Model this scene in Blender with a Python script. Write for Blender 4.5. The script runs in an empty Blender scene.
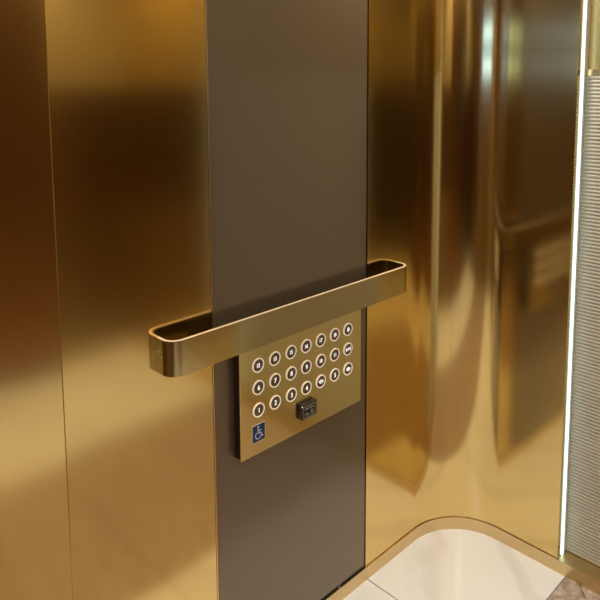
import bpy, bmesh, math, random
from mathutils import Vector, Matrix
random.seed(4)
sc = bpy.context.scene
C = sc.collection

# ---------------------------------------------------------------- camera
PX, PY, F = 332.0, 153.0, 672.0          # principal point and focal length of the photo, 600 x 600 frame
cd = bpy.data.cameras.new('camera'); cam = bpy.data.objects.new('camera', cd); C.objects.link(cam)
sc.camera = cam
cd.sensor_fit = 'HORIZONTAL'; cd.sensor_width = 36.0; cd.lens = 36.0 * F / 600.0
cd.shift_x = (300.0 - PX) / 600.0; cd.shift_y = (PY - 300.0) / 600.0
cd.clip_start = 0.01
th, pitch = math.radians(44.0), math.atan(78.0 / 672.0)
cam.location = (0, 0, 1.6)
cam.rotation_euler = (math.pi / 2 - pitch, 0, th)

# ---------------------------------------------------------------- world, lights, exposure
w = bpy.data.worlds.new('world'); sc.world = w; w.use_nodes = True
w.node_tree.nodes['Background'].inputs[0].default_value = (1.0, 0.85, 0.65, 1)
w.node_tree.nodes['Background'].inputs[1].default_value = 0.0
vs = sc.view_settings
vs.view_transform = 'Standard'; vs.look = 'None'; vs.gamma = 1.0; vs.use_curve_mapping = False
vs.exposure = -0.3
LAMP_W = 3.2          # strength of the luminous ceiling panel
DOWN_W = 9.0          # watts of each downlight
LED_W = 2.0           # strength of the vertical led strip
def area(name, loc, sx, sy, watts, col):
    l = bpy.data.lights.new(name, 'AREA'); l.shape = 'RECTANGLE'; l.size = sx; l.size_y = sy
    l.energy = watts; l.color = col
    o = bpy.data.objects.new(name, l); C.objects.link(o); o.location = loc
    return o

# ---------------------------------------------------------------- materials
def newmat(name):
    m = bpy.data.materials.new(name); m.use_nodes = True
    nt = m.node_tree; return m, nt, nt.nodes['Principled BSDF']
def plain(name, col, rough=.5, metal=0.0, spec=.5):
    m, nt, b = newmat(name)
    b.inputs['Base Color'].default_value = (*col, 1); b.inputs['Roughness'].default_value = rough
    b.inputs['Metallic'].default_value = metal; b.inputs['Specular IOR Level'].default_value = spec
    # faint unevenness of the finish
    n = nt.nodes.new('ShaderNodeTexNoise'); n.inputs['Scale'].default_value = 35
    mr = nt.nodes.new('ShaderNodeMapRange')
    mr.inputs['To Min'].default_value = max(0.02, rough - .04); mr.inputs['To Max'].default_value = rough + .04
    nt.links.new(n.outputs['Fac'], mr.inputs['Value']); nt.links.new(mr.outputs[0], b.inputs['Roughness'])
    return m
def brushed(name, col, rough=.25, aniso=.8, bump=.15, vertical=True, var=.02):
    m, nt, b = newmat(name); N, L = nt.nodes, nt.links
    b.inputs['Metallic'].default_value = 1.0
    b.inputs['Anisotropic'].default_value = aniso
    geo = N.new('ShaderNodeNewGeometry')
    cr = N.new('ShaderNodeVectorMath'); cr.operation = 'CROSS_PRODUCT'
    cr.inputs[1].default_value = (.002, .001, 1)
    L.new(geo.outputs['True Normal'], cr.inputs[0])
    b.inputs['Anisotropic Rotation'].default_value=.25      # the highlight stretches along the vertical
    if vertical:
        L.new(cr.outputs[0], b.inputs['Tangent'])
    tc = N.new('ShaderNodeTexCoord'); mp = N.new('ShaderNodeMapping')
    mp.inputs['Scale'].default_value = (420, 420, 1.2) if vertical else (9, 9, 500)
    L.new(tc.outputs['Object'], mp.inputs['Vector'])
    n = N.new('ShaderNodeTexNoise'); n.inputs['Scale'].default_value = 1.0; n.inputs['Detail'].default_value = 3
    L.new(mp.outputs[0], n.inputs['Vector'])
    mr = N.new('ShaderNodeMapRange'); mr.inputs['To Min'].default_value = rough - var; mr.inputs['To Max'].default_value = rough + var
    L.new(n.outputs['Fac'], mr.inputs['Value']); L.new(mr.outputs[0], b.inputs['Roughness'])
    mx = N.new('ShaderNodeMix'); mx.data_type = 'RGBA'
    mx.inputs['A'].default_value = (*[c * .985 for c in col], 1); mx.inputs['B'].default_value = (*[min(1, c * 1.015) for c in col], 1)
    L.new(n.outputs['Fac'], mx.inputs['Factor']); L.new(mx.outputs['Result'], b.inputs['Base Color'])
    if bump <= 0: return m
    bp = N.new('ShaderNodeBump'); bp.inputs['Strength'].default_value = bump; bp.inputs['Distance'].default_value = .0004
    L.new(n.outputs['Fac'], bp.inputs['Height']); L.new(bp.outputs[0], b.inputs['Normal'])
    return m
def emit(name, col, s, base=(.8, .8, .8)):
    m, nt, b = newmat(name)
    b.inputs['Base Color'].default_value = (*base, 1)
    b.inputs['Emission Color'].default_value = (*col, 1); b.inputs['Emission Strength'].default_value = s
    return m

GOLD = (.73, .55, .235)
gold = brushed('brushed_gold', GOLD, .135, .1, 0)
soft_gold = brushed('soft_gold', GOLD, .36, .1, 0)
dim_gold = brushed('bronzed_gold', (.24, .155, .065), .33, .9, 0)
gold_trim = brushed('satin_brass', (.74, .57, .31), .36, .3, 0)
rail_mat = brushed('rail_bronze', (.50, .40, .20), .17, .4, 0)
plate_mat = brushed('plate_brass', (.80, .64, .28), .13, .4, .0, True, .01)
edge_gold = plain('polished_gold_edge', (.85, .62, .30), .22, 1.0)
edge_glint = plain('rail_edge_glint', (.95, .74, .50), .5, .35)  # paler than the rail: carries the light caught by its top
copper = brushed('dark_copper', (.26, .13, .05), .3, .3, 0)
upper_brass = plain('upper_brass', (.50, .40, .22), .5, .8)
bronze = plain('dark_bronze_laminate', (.172, .124, .072), .40, 0.6, .5)
bb = bronze.node_tree.nodes['Principled BSDF']
bb.inputs['Coat Weight'].default_value = .8; bb.inputs['Coat Roughness'].default_value = .16; bb.inputs['Coat IOR'].default_value = 1.5
black = plain('shadow_gap_black', (.012, .008, .007), .6)
plate_side = plain('plate_side_dark', (.045, .022, .015), .4, .6)
cream_white = plain('white_paint', (.80, .76, .68), .6)
ring_mat = emit('button_ring_glow', (1, .82, .62), .42, (.8, .75, .65))
glyph_mat = emit('glyph_glow', (1, .95, .90), .95)
button_face = plain('button_face', (.20, .15, .09), .3, .8)
reader_mat = plain('reader_black_plastic', (.020, .013, .012), .28)
reader_print = plain('reader_grey_print', (.26, .23, .20), .5)
sign_blue = plain('sign_blue', (.006, .022, .10), .35)
sign_white = plain('sign_white', (.50, .56, .75), .4)
steel = plain('screw_steel', (.6, .55, .48), .25, 1.0)
lamp_mat = emit('ceiling_diffuser', (1.0, .95, .88), LAMP_W)
led_mat = emit('led_diffuser', (.62, .92, 1.0), LED_W)
cool_mat = emit('added_cool_glow', (.24, .48, 1.0), 9.0)  # glow of the bars added to give the walls a cool reflection

def ribbed_mat():
    m, nt, b = newmat('ribbed_cream_panel'); N, L = nt.nodes, nt.links
    n = N.new('ShaderNodeTexNoise'); n.inputs['Scale'].default_value = 6
    cr = N.new('ShaderNodeValToRGB')
    cr.color_ramp.elements[0].color = (.42, .38, .28, 1); cr.color_ramp.elements[1].color = (.56, .51, .39, 1)
    tc = N.new('ShaderNodeTexCoord'); L.new(tc.outputs['Object'], n.inputs['Vector'])
    L.new(n.outputs['Fac'], cr.inputs[0]); L.new(cr.outputs[0], b.inputs['Base Color'])
    b.inputs['Roughness'].default_value = .5
    return m
def marble(name, c0, c1, c2, vein=.5, scale=3.0, rough=.12):
    m, nt, b = newmat(name); N, L = nt.nodes, nt.links
    tc = N.new('ShaderNodeTexCoord')
    n = N.new('ShaderNodeTexNoise'); n.inputs['Scale'].default_value = scale; n.inputs['Detail'].default_value = 8
    n.inputs['Distortion'].default_value = .8
    L.new(tc.outputs['Object'], n.inputs['Vector'])
    r = N.new('ShaderNodeValToRGB'); r.color_ramp.elements[0].position = .35; r.color_ramp.elements[1].position = .7
    r.color_ramp.elements[0].color = (*c1, 1); r.color_ramp.elements[1].color = (*c0, 1)
    L.new(n.outputs['Fac'], r.inputs[0])
    wv = N.new('ShaderNodeTexWave'); wv.inputs['Scale'].default_value = scale * .55; wv.inputs['Distortion'].default_value = 9
    wv.inputs['Detail'].default_value = 3; wv.bands_direction = 'DIAGONAL'
    L.new(tc.outputs['Object'], wv.inputs['Vector'])
    r2 = N.new('ShaderNodeValToRGB'); r2.color_ramp.elements[0].position = 0; r2.color_ramp.elements[1].position = .14
    r2.color_ramp.elements[0].color = (vein, vein, vein, 1); r2.color_ramp.elements[1].color = (0, 0, 0, 1)
    L.new(wv.outputs['Fac'], r2.inputs[0])
    mx = N.new('ShaderNodeMix'); mx.data_type = 'RGBA'; mx.inputs['B'].default_value = (*c2, 1)
    L.new(r2.outputs[0], mx.inputs['Factor']); L.new(r.outputs[0], mx.inputs['A'])
    L.new(mx.outputs['Result'], b.inputs['Base Color']); b.inputs['Roughness'].default_value = rough
    return m
ribbed = ribbed_mat()
cream_marble = marble('cream_marble', (.90, .90, .89), (.84, .83, .80), (.62, .57, .50), .35, 2.2)
brown_marble = marble('brown_marble', (.60, .50, .41), (.30, .21, .15), (.72, .64, .55), .0, 34)

# ---------------------------------------------------------------- mesh helpers (all shapes are given in world coordinates)
def finish(name, bm, mat, parent=None, smooth=False, label=None):
    bmesh.ops.recalc_face_normals(bm, faces=bm.faces[:])
    me = bpy.data.meshes.new(name); bm.to_mesh(me); bm.free()
    me.materials.append(mat)
    o = bpy.data.objects.new(name, me); C.objects.link(o)
    if parent is not None:
        off = parent.get('_world', None); off = Vector(off)
        me.transform(Matrix.Translation(-off)); o.parent = parent
        o['_world'] = tuple(off)
    if smooth:
        for p in me.polygons: p.use_smooth = True
        me.set_sharp_from_angle(angle=math.radians(32))
    if label: o['label'] = label
    return o
def root(name, loc, label, cat, group=None):
    o = bpy.data.objects.new(name, None); C.objects.link(o); o.location = loc
    o.empty_display_size = .05
    o['label'] = label; o['category'] = cat; o['_world'] = tuple(loc)
    if group: o['group'] = group
    return o
def base(o, loc):
    """put the origin of a top-level mesh at its base"""
    v = Vector(loc); o.data.transform(Matrix.Translation(-v)); o.location = v; o['_world'] = tuple(loc); return o
def box(bm, a, b, bev=0.0, seg=2):
    r = bmesh.ops.create_cube(bm, size=1.0)
    vs_ = r['verts']
    for v in vs_:
        v.co = Vector([(a[i] + b[i]) / 2 + v.co[i] * (b[i] - a[i]) for i in range(3)])
    if bev > 0:
        es = list({e for v in vs_ for e in v.link_edges})
        bmesh.ops.bevel(bm, geom=es, offset=bev, segments=seg, affect='EDGES', profile=.5)
def structure(name, bm, mat, smooth=False):
    o = finish(name, bm, mat, None, smooth); o['kind'] = 'structure'; return o
def ribbon(bm, pts, th, z0, z1, closed=False):
    """a wall that follows the xy path, with thickness th to its left side"""
    n = len(pts); P = [Vector((p[0], p[1])) for p in pts]; Q = []
    for i in range(n):
        a = P[i - 1] if (i > 0 or closed) else P[i]; b = P[(i + 1) % n] if (i < n - 1 or closed) else P[i]
        t = (b - a).normalized(); Q.append(P[i] + Vector((-t.y, t.x)) * th)
    V = []
    for p, q in zip(P, Q):
        V.append([bm.verts.new((p.x, p.y, z0)), bm.verts.new((p.x, p.y, z1)), bm.verts.new((q.x, q.y, z1)), bm.verts.new((q.x, q.y, z0))])
    rng = range(n if closed else n - 1)
    for i in rng:
        j = (i + 1) % n
        for k in range(4):
            l = (k + 1) % 4
            bm.faces.new((V[i][k], V[i][l], V[j][l], V[j][k]))
    if not closed:
        bm.faces.new(V[0]); bm.faces.new(V[-1][::-1])
def arc(cx, cy, r, a0, a1, n):
    return [(cx + r * math.cos(math.radians(a0 + (a1 - a0) * i / n)), cy + r * math.sin(math.radians(a0 + (a1 - a0) * i / n))) for i in range(n + 1)]
ROTX = Matrix(((0, 0, 1, 0), (1, 0, 0, 0), (0, 1, 0, 0), (0, 0, 0, 1)))    # flat shape -> on a face that looks to +X
def disc_x(bm, x0, x1, y, z, r, n=40, bev=0.0):
    res = bmesh.ops.create_cone(bm, cap_ends=True, segments=n, radius1=r, radius2=r, depth=x1 - x0,
                                matrix=Matrix.Translation(((x0 + x1) / 2, y, z)) @ ROTX)
    if bev:
        es = [e for e in {e for v in res['verts'] for e in v.link_edges} if abs(e.verts[0].co.x - x1) < 1e-5 and abs(e.verts[1].co.x - x1) < 1e-5]
        bmesh.ops.bevel(bm, geom=es, offset=bev, segments=2, affect='EDGES')
def ring_x(bm, x0, x1, y, z, ri, ro, n=48):
    L = []
    for i in range(n):
        a = 2 * math.pi * i / n; c, s = math.cos(a), math.sin(a)
        L.append([bm.verts.new((x, y + r * c, z + r * s)) for x, r in ((x0, ro), (x1 - .0004, ro), (x1, ro - .0005), (x1, ri + .0003), (x1 - .0005, ri), (x0, ri))])
    for i in range(n):
        j = (i + 1) % n
        for k in range(6):
            l = (k + 1) % 6; bm.faces.new((L[i][k], L[i][l], L[j][l], L[j][k]))
def text_bm(s, size, x, y, z, depth=.0005, sx=1.0, bold=.0):
    cu = bpy.data.curves.new('t', 'FONT'); cu.body = s; cu.size = size; cu.extrude = depth / 2; cu.offset = bold
    cu.align_x = 'CENTER'; cu.align_y = 'CENTER'
    o = bpy.data.objects.new('t', cu); C.objects.link(o)
    me = bpy.data.meshes.new_from_object(o.evaluated_get(bpy.context.evaluated_depsgraph_get()))
    bm = bmesh.new(); bm.from_mesh(me)
    bpy.data.objects.remove(o); bpy.data.curves.remove(cu); bpy.data.meshes.remove(me)
    xs = [v.co.x for v in bm.verts]; ys = [v.co.y for v in bm.verts]
    mx, my = (min(xs) + max(xs)) / 2, (min(ys) + max(ys)) / 2
    for v in bm.verts:
        v.co = Vector((x + v.co.z, y + (v.co.x - mx) * sx, z + (v.co.y - my)))
    return bm
def poly_x(bm, pts, x0, x1):
    """extrude a flat outline (y, z) from x0 to x1"""
    A = [bm.verts.new((x0, p[0], p[1])) for p in pts]; B = [bm.verts.new((x1, p[0], p[1])) for p in pts]
    bm.faces.new(A[::-1]); bm.faces.new(B)
    for i in range(len(pts)):
        j = (i + 1) % len(pts); bm.faces.new((A[i], A[j], B[j], B[i]))

# ---------------------------------------------------------------- the cabin
XL, YB = -1.294, 1.953          # faces of the left and the back wall
XR, YF, ZC = 0.95, -0.75, 2.42
ZS = .045                       # top of the skirting
YP0, YP1 = .925, 1.488          # the dark bronze panel
XG = -.871                      # right edge of the gold back panel
YR = 2.02                       # face of the recessed bay
XQ = .10                        # right end of the bay
RC = .205                       # radius of the corner

bm = bmesh.new(); box(bm, (XL - .12, YF - .12, -.06), (XR + .12, YB + .2, -.012)); structure('floor', bm, black)
def tile(x0, y0, x1, y1, mat, name='floor_tile'):
    g = .0018
    bm = bmesh.new(); box(bm, (x0 + g, y0 + g, -.0125), (x1 - g, y1 - g, 0), .0008, 1)
    o = finish(name, bm, mat); o['kind'] = 'structure'; return o
XT = -.84
tile(XL - .02, 1.5, XT, YB + .01, cream_marble)
ys = [YF, -.3, .15, .6, 1.05, 1.5]
for i in range(5):
    tile(XL - .02, ys[i], XT, ys[i + 1], cream_marble)
# the inner field of brown marble, cut by a diagonal joint
def ptile(pts, mat):
    bm = bmesh.new(); A = [bm.verts.new((x, y, 0)) for x, y in pts]; B = [bm.verts.new((x, y, -.0125)) for x, y in pts]
    bm.faces.new(A); bm.faces.new(B[::-1])
    for i in range(len(pts)):
        j = (i + 1) % len(pts); bm.faces.new((A[i], B[i], B[j], A[j]))
    o = finish('floor_tile', bm, mat); o['kind'] = 'structure'
XI = .08
ptile([(XT + .0012, YB + .01), (XT + .0012, 1.502), (-.39, 1.502), (-.81, YB + .01)], brown_marble)
ptile([(-.387, 1.502), (XI, 1.502), (XI, YB + .01), (-.807, YB + .01)], brown_marble)
for i in range(5):
    tile(XT, ys[i], -.38, ys[i + 1], brown_marble); tile(-.38, ys[i], XI, ys[i + 1], brown_marble)
    tile(XI, ys[i], XR, ys[i + 1], cream_marble)
tile(XI, 1.5, XR, YB + .01, cream_marble)

# ceiling
bm = bmesh.new(); box(bm, (XL - .12, YF - .12, ZC), (XR + .12, YB + .2, ZC + .06)); structure('ceiling', bm, cream_white)

# left wall: gold sheet by the bronze panel, and the sheet further along, which turns a little away
bm = bmesh.new(); box(bm, (XL - .02, .5545, ZS), (XL, YP0 - .003, ZC), .0012, 1); structure('wall_left', bm, gold)
TIL = math.radians(-3.0)
bm = bmesh.new()
L2 = .553 - YF
ex, ey = XL + .0 + math.sin(TIL) * L2, .553 - math.cos(TIL) * L2
ribbon(bm, [(ex, ey), (XL + .0015, .553)], .02, ZS, ZC)
structure('wall_left', bm, gold)
# the shell behind the sheets, seen as black in the shadow gaps
bm = bmesh.new(); box(bm, (XL - .10, .53, -.0125), (XL - .022, YB + .2, ZC)); box(bm, (XL - .12, YF - .1, -.0125), (XL - .10, .53, ZC)); structure('wall_left', bm, black)
# back wall: one gold sheet bent round the corner
path = [(XL, YP1 + .0055), (XL, 1.6), (XL, YB - RC)] + arc(XL + RC, YB - RC, RC, 180, 90, 28)[1:] + [(XL + RC + .1, YB), (XG, YB)]
bm = bmesh.new(); ribbon(bm, path, .016, ZS, ZC); structure('wall_back', bm, gold, True)
bm = bmesh.new(); box(bm, (XL - .1, YR + .02, -.0125), (XR + .1, YR + .1, ZC)); structure('wall_back', bm, black)
# bay: upper gold sheet over the ribbed panel
ZRIB = 1.612
bm = bmesh.new(); box(bm, (XG - .03, YR, ZRIB), (XQ, YR + .018, ZC)); structure('wall_back', bm, soft_gold)
# gold sheet right of the bay
bm = bmesh.new(); box(bm, (XQ, YB, ZS), (XR, YB + .016, ZC), .001, 1); structure('wall_back', bm, gold)
bm = bmesh.new(); box(bm, (XQ, YB + .016, ZS), (XQ + .016, YR + .018, ZC)); structure('trim_1', bm, edge_gold)
# thin polished return of the gold sheet beside the led strip
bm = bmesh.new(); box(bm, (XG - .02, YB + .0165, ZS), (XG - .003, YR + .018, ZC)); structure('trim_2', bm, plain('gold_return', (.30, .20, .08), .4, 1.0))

# skirting: one brass strip round the left and back wall
sk = [(XL + .004, YF), (XL + .004, .5), (XL + .004, YB - RC)] + arc(XL + RC, YB - RC, RC - .004, 180, 90, 28)[1:] + [(XL + RC + .1, YB - .004), (XR, YB - .004)]
bm = bmesh.new(); ribbon(bm, sk, .02, -.0125, ZS - .001)
structure('baseboard_left', bm, gold_trim, True)
bm = bmesh.new(); box(bm, (XG + .001, YB + .0165, .0), (XQ, YR + .018, ZS - .001)); structure('trim_3', bm, gold_trim)

# right wall: bronze doors, dark sheet up to eye height beyond them, gold above
DY0, DY1 = .1, 1.32
for i, (a, b) in enumerate(((DY0, .709), (.711, DY1))):
    bm = bmesh.new(); box(bm, (XR + .03, a, 0), (XR + .06, b, 2.1), .001, 1); structure('door_%d' % (i + 1), bm, copper)
def wr(y0, y1, z0, z1, m):
    bm = bmesh.new(); box(bm, (XR, y0, z0), (XR + .02, y1, z1)); structure('wall_right', bm, m)
for y0, y1 in ((YF, DY0), (DY1, YB)):
    wr(y0, y1, ZS, .83, dim_gold); wr(y0, y1, .833, 1.53, copper); wr(y0, y1, 1.533, ZC, upper_brass)
wr(DY0, DY1, 2.1, ZC, upper_brass)
bm = bmesh.new(); box(bm, (XR + .061, YF - .1, -.0125), (XR + .1, YB + .2, ZC)); structure('wall_right', bm, black)
bm = bmesh.new(); box(bm, (XR - .008, DY1, 0), (XR + .012, YB, ZS - .001)); structure('baseboard_right', bm, gold_trim)
bm = bmesh.new(); box(bm, (XR - .008, YF, 0), (XR + .012, DY0, ZS - .001)); structure('baseboard_right', bm, gold_trim)
bm = bmesh.new(); box(bm, (XL - .1, YF - .05, -.0125), (XR + .1, YF, ZC)); structure('wall_front', bm, dim_gold)

# ---------------------------------------------------------------- lamps
t = root('ceiling_light', (-.2, .6, ZC), 'large square luminous ceiling panel with a thin brass frame above the cabin', 'light')
bm = bmesh.new(); box(bm, (-.75, 0.0, ZC - .012), (.35, 1.2, ZC - .001)); finish('diffuser', bm, lamp_mat, t)
bm = bmesh.new()
for a, b in (((-.77, -.02), (.37, 0)), ((-.77, 1.2), (.37, 1.22)), ((-.77, 0), (-.75, 1.2)), ((.35, 0), (.37, 1.2))):
    box(bm, (a[0], a[1], ZC - .02), (b[0], b[1], ZC))
finish('frame', bm, gold_trim, t)
for (x, y, where) in ((-1.0, 1.6, 'near the rounded corner'), (-1.0, -.1, 'above the leftmost gold sheet'), (.6, 1.5, 'in the far right corner'), (.6, -.1, 'by the front wall')):
    t = root('downlight', (x, y, ZC), 'small round recessed downlight in the ceiling ' + where, 'light', 'recessed ceiling downlights')
    bm = bmesh.new()
    bmesh.ops.create_cone(bm, cap_ends=True, segments=32, radius1=.035, radius2=.035, depth=.004, matrix=Matrix.Translation((x, y, ZC - .004)))
    finish('lens', bm, emit('downlight_lens', (1, .92, .78), 12), t)
    bm = bmesh.new()
    ribbon(bm, arc(x, y, .045, 0, 348.75, 31), .009, ZC - .010, ZC, True); finish('bezel', bm, gold_trim, t)
    l = bpy.data.lights.new('downlight_lamp', 'AREA'); l.shape = 'DISK'; l.size = .07; l.energy = DOWN_W; l.color = (1, .94, .84); l.spread = math.radians(130)
    o = bpy.data.objects.new('downlight_lamp', l); C.objects.link(o); o.location = (x, y, ZC - .012)

# led strip in the recess between the gold sheet and the ribbed panel
t = root('led_strip', (XG + .006, YR - .02, ZS), 'thin vertical white light strip between the gold back wall and the ribbed panel', 'light strip')
bm = bmesh.new(); box(bm, (XG - .002, YR - .044, ZS), (XG + .004, YR - .031, ZC - .001), .001, 1); finish('diffuser', bm, led_mat, t)
bm = bmesh.new(); box(bm, (XG - .003, YR - .033, ZS), (XG + .001, YR - .0, ZC - .001)); finish('channel', bm, cream_white, t)

t = root('led_strip', (XQ - .004, YR - .02, ZS), 'second vertical white light strip at the far right end of the ribbed panel', 'light strip')
bm = bmesh.new(); box(bm, (XQ - .004, YR - .034, ZS), (XQ - .0005, YR - .024, ZC - .001), .001, 1); finish('diffuser', bm, led_mat, t)
bm = bmesh.new(); box(bm, (XQ - .003, YR - .024, ZS), (XQ - .0005, YR - .0, ZC - .001)); finish('channel', bm, edge_gold, t)

# ribbed panel
t = root('ribbed_panel', ((XG + XQ) / 2, YR, ZS), 'cream wall panel with fine horizontal ribs beside the vertical light strip', 'wall panel')
bm = bmesh.new()
pitch_r, n = .0115, int((ZRIB - ZS - .004) / .0115)
prof = []
z = ZS
for i in range(n):
    for k in range(6):
        u = k / 6
        prof.append((YR - .010 - .0030 * math.sin(math.pi * u), z + pitch_r * u))
    z += pitch_r
prof.append((YR - .010, z))
x0, x1 = XG + .002, XQ - .002
A = [bm.verts.new((x0, y, zz)) for y, zz in prof]; B = [bm.verts.new((x1, y, zz)) for y, zz in prof]
for i in range(len(prof) - 1): bm.faces.new((A[i], B[i], B[i + 1], A[i + 1]))
a0, b0 = bm.verts.new((x0, YR + .016, ZS)), bm.verts.new((x1, YR + .016, ZS))
a1, b1 = bm.verts.new((x0, YR + .016, z)), bm.verts.new((x1, YR + .016, z))
bm.faces.new((a0, a1, b1, b0)); bm.faces.new((A[0], a0, b0, B[0])); bm.faces.new((A[-1], B[-1], b1, a1))
bm.faces.new(A + [a1, a0]); bm.faces.new(B[::-1] + [b0, b1])
finish('rib_board', bm, ribbed, t, True)
bm = bmesh.new(); box(bm, (x0, YR - .012, z + .0002), (x1, YR + .0, ZRIB + .004)); finish('top_cap', bm, edge_gold, t)

# ---------------------------------------------------------------- dark bronze panel
XP = XL + .003
t = root('bronze_panel', (XL, (YP0 + YP1) / 2, ZS), 'tall dark bronze wall panel behind the handrail and button plate', 'wall panel')
bm = bmesh.new(); box(bm, (XL - .012, YP0, ZS + .012), (XP, YP1 - .004, ZC), .001, 1); finish('board', bm, bronze, t)
bm = bmesh.new(); box(bm, (XL - .018, YP0 - .0025, ZS), (XL - .002, YP1 + .003, ZS + .0115)); finish('shadow_gap', bm, black, t)
bm = bmesh.new(); box(bm, (XL - .018, YP1 - .0035, ZS), (XL - .004, YP1 + .0050, ZC)); finish('shadow_gap', bm, black, t)
bm = bmesh.new(); box(bm, (XL - .015, YP0 - .0028, ZS), (XL + .0015, YP0 - .0003, ZC)); finish('edge_trim', bm, edge_gold, t, label='thin polished gold strip down the left edge')
bm = bmesh.new(); disc_x(bm, XL - .003, XL + .0035, 1.368, ZS + .0055, .0038, 20, .0008); finish('screw', bm, steel, t)

# ---------------------------------------------------------------- button plate
PXF = XL + .030                 # face of the plate
Y0, Y1, Z0, Z1 = .981, 1.432, .635, .928
t = root('elevator_button_panel', (XL, (Y0 + Y1) / 2, Z0), 'brass lift button plate with three rows of lit round buttons under the handrail', 'control panel')
bm = bmesh.new(); box(bm, (PXF - .004, Y0, Z0), (PXF, Y1, Z1), .0008, 2); finish('face_plate', bm, plate_mat, t)
bm = bmesh.new(); box(bm, (XP, Y0 + .002, Z0 + .002), (PXF - .004, Y1 - .002, Z1 - .002)); finish('back_box', bm, plate_side, t, label='dark brown side of the box')
cols = [1.0395, 1.0954, 1.1523, 1.2078, 1.2633, 1.3195, 1.3745]
rows = [.8713, .8123, .7523]
marks = [['12', '13', '15', '16', '17', '18', 'bell'], ['6', '7', '8', '9', '10', '11', 'close'], ['1', '2', '3', '5', 'G', '5A', 'open']]
marks[2] = ['1', '2', '3', '4', 'both', '5', 'open']
def glyph(kind, y, z):
    x = PXF + .0022
    if kind == 'bell':
        bm = bmesh.new()
        pts = [(-.0058, -.0042), (-.0042, -.0020), (-.0040, .0022), (-.0022, .0050), (-.0008, .0058), (0, .0072), (.0008, .0058), (.0022, .0050), (.0040, .0022), (.0042, -.0020), (.0058, -.0042)]
        poly_x(bm, [(y + a, z + b + .0006) for a, b in pts], x, x + .0005)
        disc_x(bm, x, x + .0005, y, z - .0052, .0016, 14)
        return bm
    if kind in ('close', 'open', 'both'):
        bm = bmesh.new(); s = 1 if kind == 'close' else -1
        for d in (-1, 1):
            if s > 0: tri = [(d * .0098, -.0060), (d * .0098, .0060), (d * .0016, 0)]
            else: tri = [(d * .0016, -.0060), (d * .0016, .0060), (d * .0100, 0)]
            poly_x(bm, [(y + a, z + b) for a, b in tri], x, x + .0005)
        if kind != 'both': box(bm, (x, y - .0006, z - .006), (x + .0005, y + .0006, z + .006))
        return bm
    return text_bm(kind, .0175 if len(kind) == 1 else .0150, x, y, z, .0006, .9 if len(kind) == 1 else .8, .0003)
for r in range(3):
    for c in range(7):
        y, z = cols[c], rows[r]
        bm = bmesh.new(); disc_x(bm, PXF - .001, PXF + .0020, y, z, .0155, 40, .0006)
        b = finish('button', bm, button_face, t, True)
        bm = bmesh.new(); ring_x(bm, PXF - .001, PXF + .0026, y, z, .0158, .0186); finish('light_ring', bm, ring_mat, b, True)
        finish('symbol' if marks[r][c] in ('bell', 'close', 'open', 'both') else 'numeral', glyph(marks[r][c], y, z), glyph_mat, b)
# card reader
bm = bmesh.new(); box(bm, (PXF, 1.178, .672), (PXF + .014, 1.236, .716), .0035, 3)
cr_ = finish('card_reader', bm, reader_mat, t, True, label='small black card reader block')
bm = bmesh.new(); xx = PXF + .014
box(bm, (xx, 1.183, .678), (xx + .0005, 1.229, .6797)); box(bm, (xx, 1.183, .7087), (xx + .0005, 1.229, .7104))
box(bm, (xx, 1.183, .6797), (xx + .0005, 1.1842, .7087)); box(bm, (xx, 1.2278, .6797), (xx + .0005, 1.229, .7087))
box(bm, (xx, 1.190, .6995), (xx + .0005, 1.203, .7035)); box(bm, (xx, 1.207, .6995), (xx + .0005, 1.222, .7035))
for i in range(3): ring_x(bm, xx, xx + .0006, 1.2165, .689, .0015 + .0018 * i, .0022 + .0018 * i, 20)
box(bm, (xx, 1.189, .6845), (xx + .0005, 1.203, .6885))
finish('printed_mark', bm, reader_print, cr_)
bm = bmesh.new(); disc_x(bm, xx - .0005, xx + .0008, 1.1795, .7115, .0016, 14); finish('indicator_lamp', bm, emit('indicator', (1, .9, .9), .6), cr_)
# accessibility sign
yc, zc = 1.0385, .6915
bm = bmesh.new(); box(bm, (PXF, 1.0165, .6675), (PXF + .0008, 1.0605, .7155)); s = finish('accessibility_sign', bm, plain('sign_border', (.62, .52, .34), .4), t, label='blue square with a pale wheelchair symbol')
bm = bmesh.new(); box(bm, (PXF + .0008, 1.0185, .6697), (PXF + .0012, 1.0585, .7133)); finish('blue_field', bm, sign_blue, s)
bm = bmesh.new(); x = PXF + .0012
disc_x(bm, x, x + .0004, yc - .002, zc + .0160, .0030, 18)
def bar(p, q, wd):
    p, q = Vector(p), Vector(q); d = (q - p).normalized(); nn = Vector((-d.y, d.x)) * wd / 2
    poly_x(bm, [(yc + v.x, zc + v.y) for v in (p - nn, q - nn, q + nn, p + nn)], x, x + .0004)
bar((-.002, .013), (-.001, -.001), .0036); bar((-.001, .006), (.008, .006), .0026); bar((-.002, -.001), (.0075, -.001), .0034)
bar((.007, -.001), (.0115, -.0125), .0032); bar((.0105, -.0115), (.015, -.0105), .0026)
o_, i_ = [], []
for k in range(17):
    a = math.radians(115 + 235 * k / 16)
    o_.append((yc + .0105 * math.cos(a) - .002, zc - .006 + .0105 * math.sin(a))); i_.append((yc + .0078 * math.cos(a) - .002, zc - .006 + .0078 * math.sin(a)))
for k in range(16): poly_x(bm, [o_[k], o_[k + 1], i_[k + 1], i_[k]], x, x + .0004)
finish('wheelchair_symbol', bm, sign_white, s)

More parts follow.
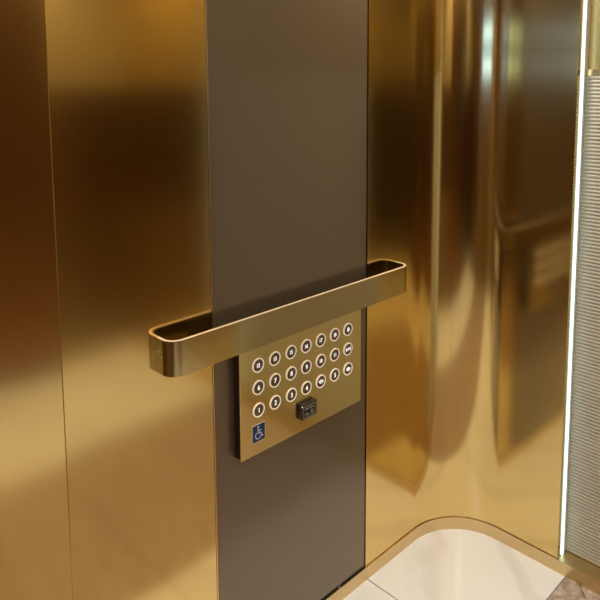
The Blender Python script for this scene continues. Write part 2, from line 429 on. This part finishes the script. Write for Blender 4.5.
# ---------------------------------------------------------------- handrail
RO, RY0, RY1, RZ0, RZ1, RT, RR = .058, .770, 1.634, .932, 1.0135, .009, .036
t = root('handrail', (XL, (RY0 + RY1) / 2, RZ0), 'flat brass bar handrail with rounded ends above the button plate', 'handrail')
xo = XL + RO
outer = [(XL + .0005, RY0), (xo - RR, RY0)] + arc(xo - RR, RY0 + RR, RR, -90, 0, 12)[1:] + [(xo, 1.0), (xo, 1.2), (xo, 1.4)] + arc(xo - RR, RY1 - RR, RR, 0, 90, 12) + [(XL + .0005, RY1)]
bm = bmesh.new(); ribbon(bm, outer, RT, RZ0, RZ1)
es = [e for e in bm.edges if len(e.link_faces) == 2 and e.calc_face_angle(0) > 1.2 and abs(e.verts[0].co.z - e.verts[1].co.z) < 1e-6]
bmesh.ops.bevel(bm, geom=es, offset=.0022, segments=3, affect='EDGES')
finish('rail_bar', bm, rail_mat, t, True)
ins = .0012      # pale strip painting the highlight on the upper edge, narrower than the bar
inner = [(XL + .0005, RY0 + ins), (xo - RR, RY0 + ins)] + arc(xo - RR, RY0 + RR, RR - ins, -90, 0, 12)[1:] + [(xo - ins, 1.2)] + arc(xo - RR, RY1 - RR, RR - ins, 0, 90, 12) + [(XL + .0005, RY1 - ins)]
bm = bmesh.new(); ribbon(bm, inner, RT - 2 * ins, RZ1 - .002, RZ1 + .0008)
finish('top_highlight', bm, edge_glint, t, True, label='pale strip with the highlight of the upper edge put into its colour')
for (dx, dz) in ((.010, -.030), (.022, -.040)):
    bm = bmesh.new()
    bmesh.ops.create_cone(bm, cap_ends=True, segments=16, radius1=.0024, radius2=.0020, depth=.002,
        matrix=Matrix.Translation((XL + dx, RY0 - .0008, RZ1 + dz)) @ Matrix.Rotation(math.pi / 2, 4, 'X'))
    finish('screw', bm, steel, t)

# ---------------------------------------------------------------- cool glowing bars, added for their reflection, source itself unseen
t = root('added_glow_bars', (-.455, YF, 1.60), 'dark board with two cool glowing bars added on the front wall for their reflection', 'added glow')
bm = bmesh.new(); box(bm, (-.88, YF, 1.60), (-.03, YF + .012, 1.98), .002, 1); finish('housing', bm, reader_mat, t)
for z0 in (1.62, 1.86):
    bm = bmesh.new(); box(bm, (-.85, YF + .012, z0), (-.06, YF + .014, z0 + .09)); finish('light_bar', bm, cool_mat, t)

for o in bpy.data.objects:
    if '_world' in o: del o['_world']
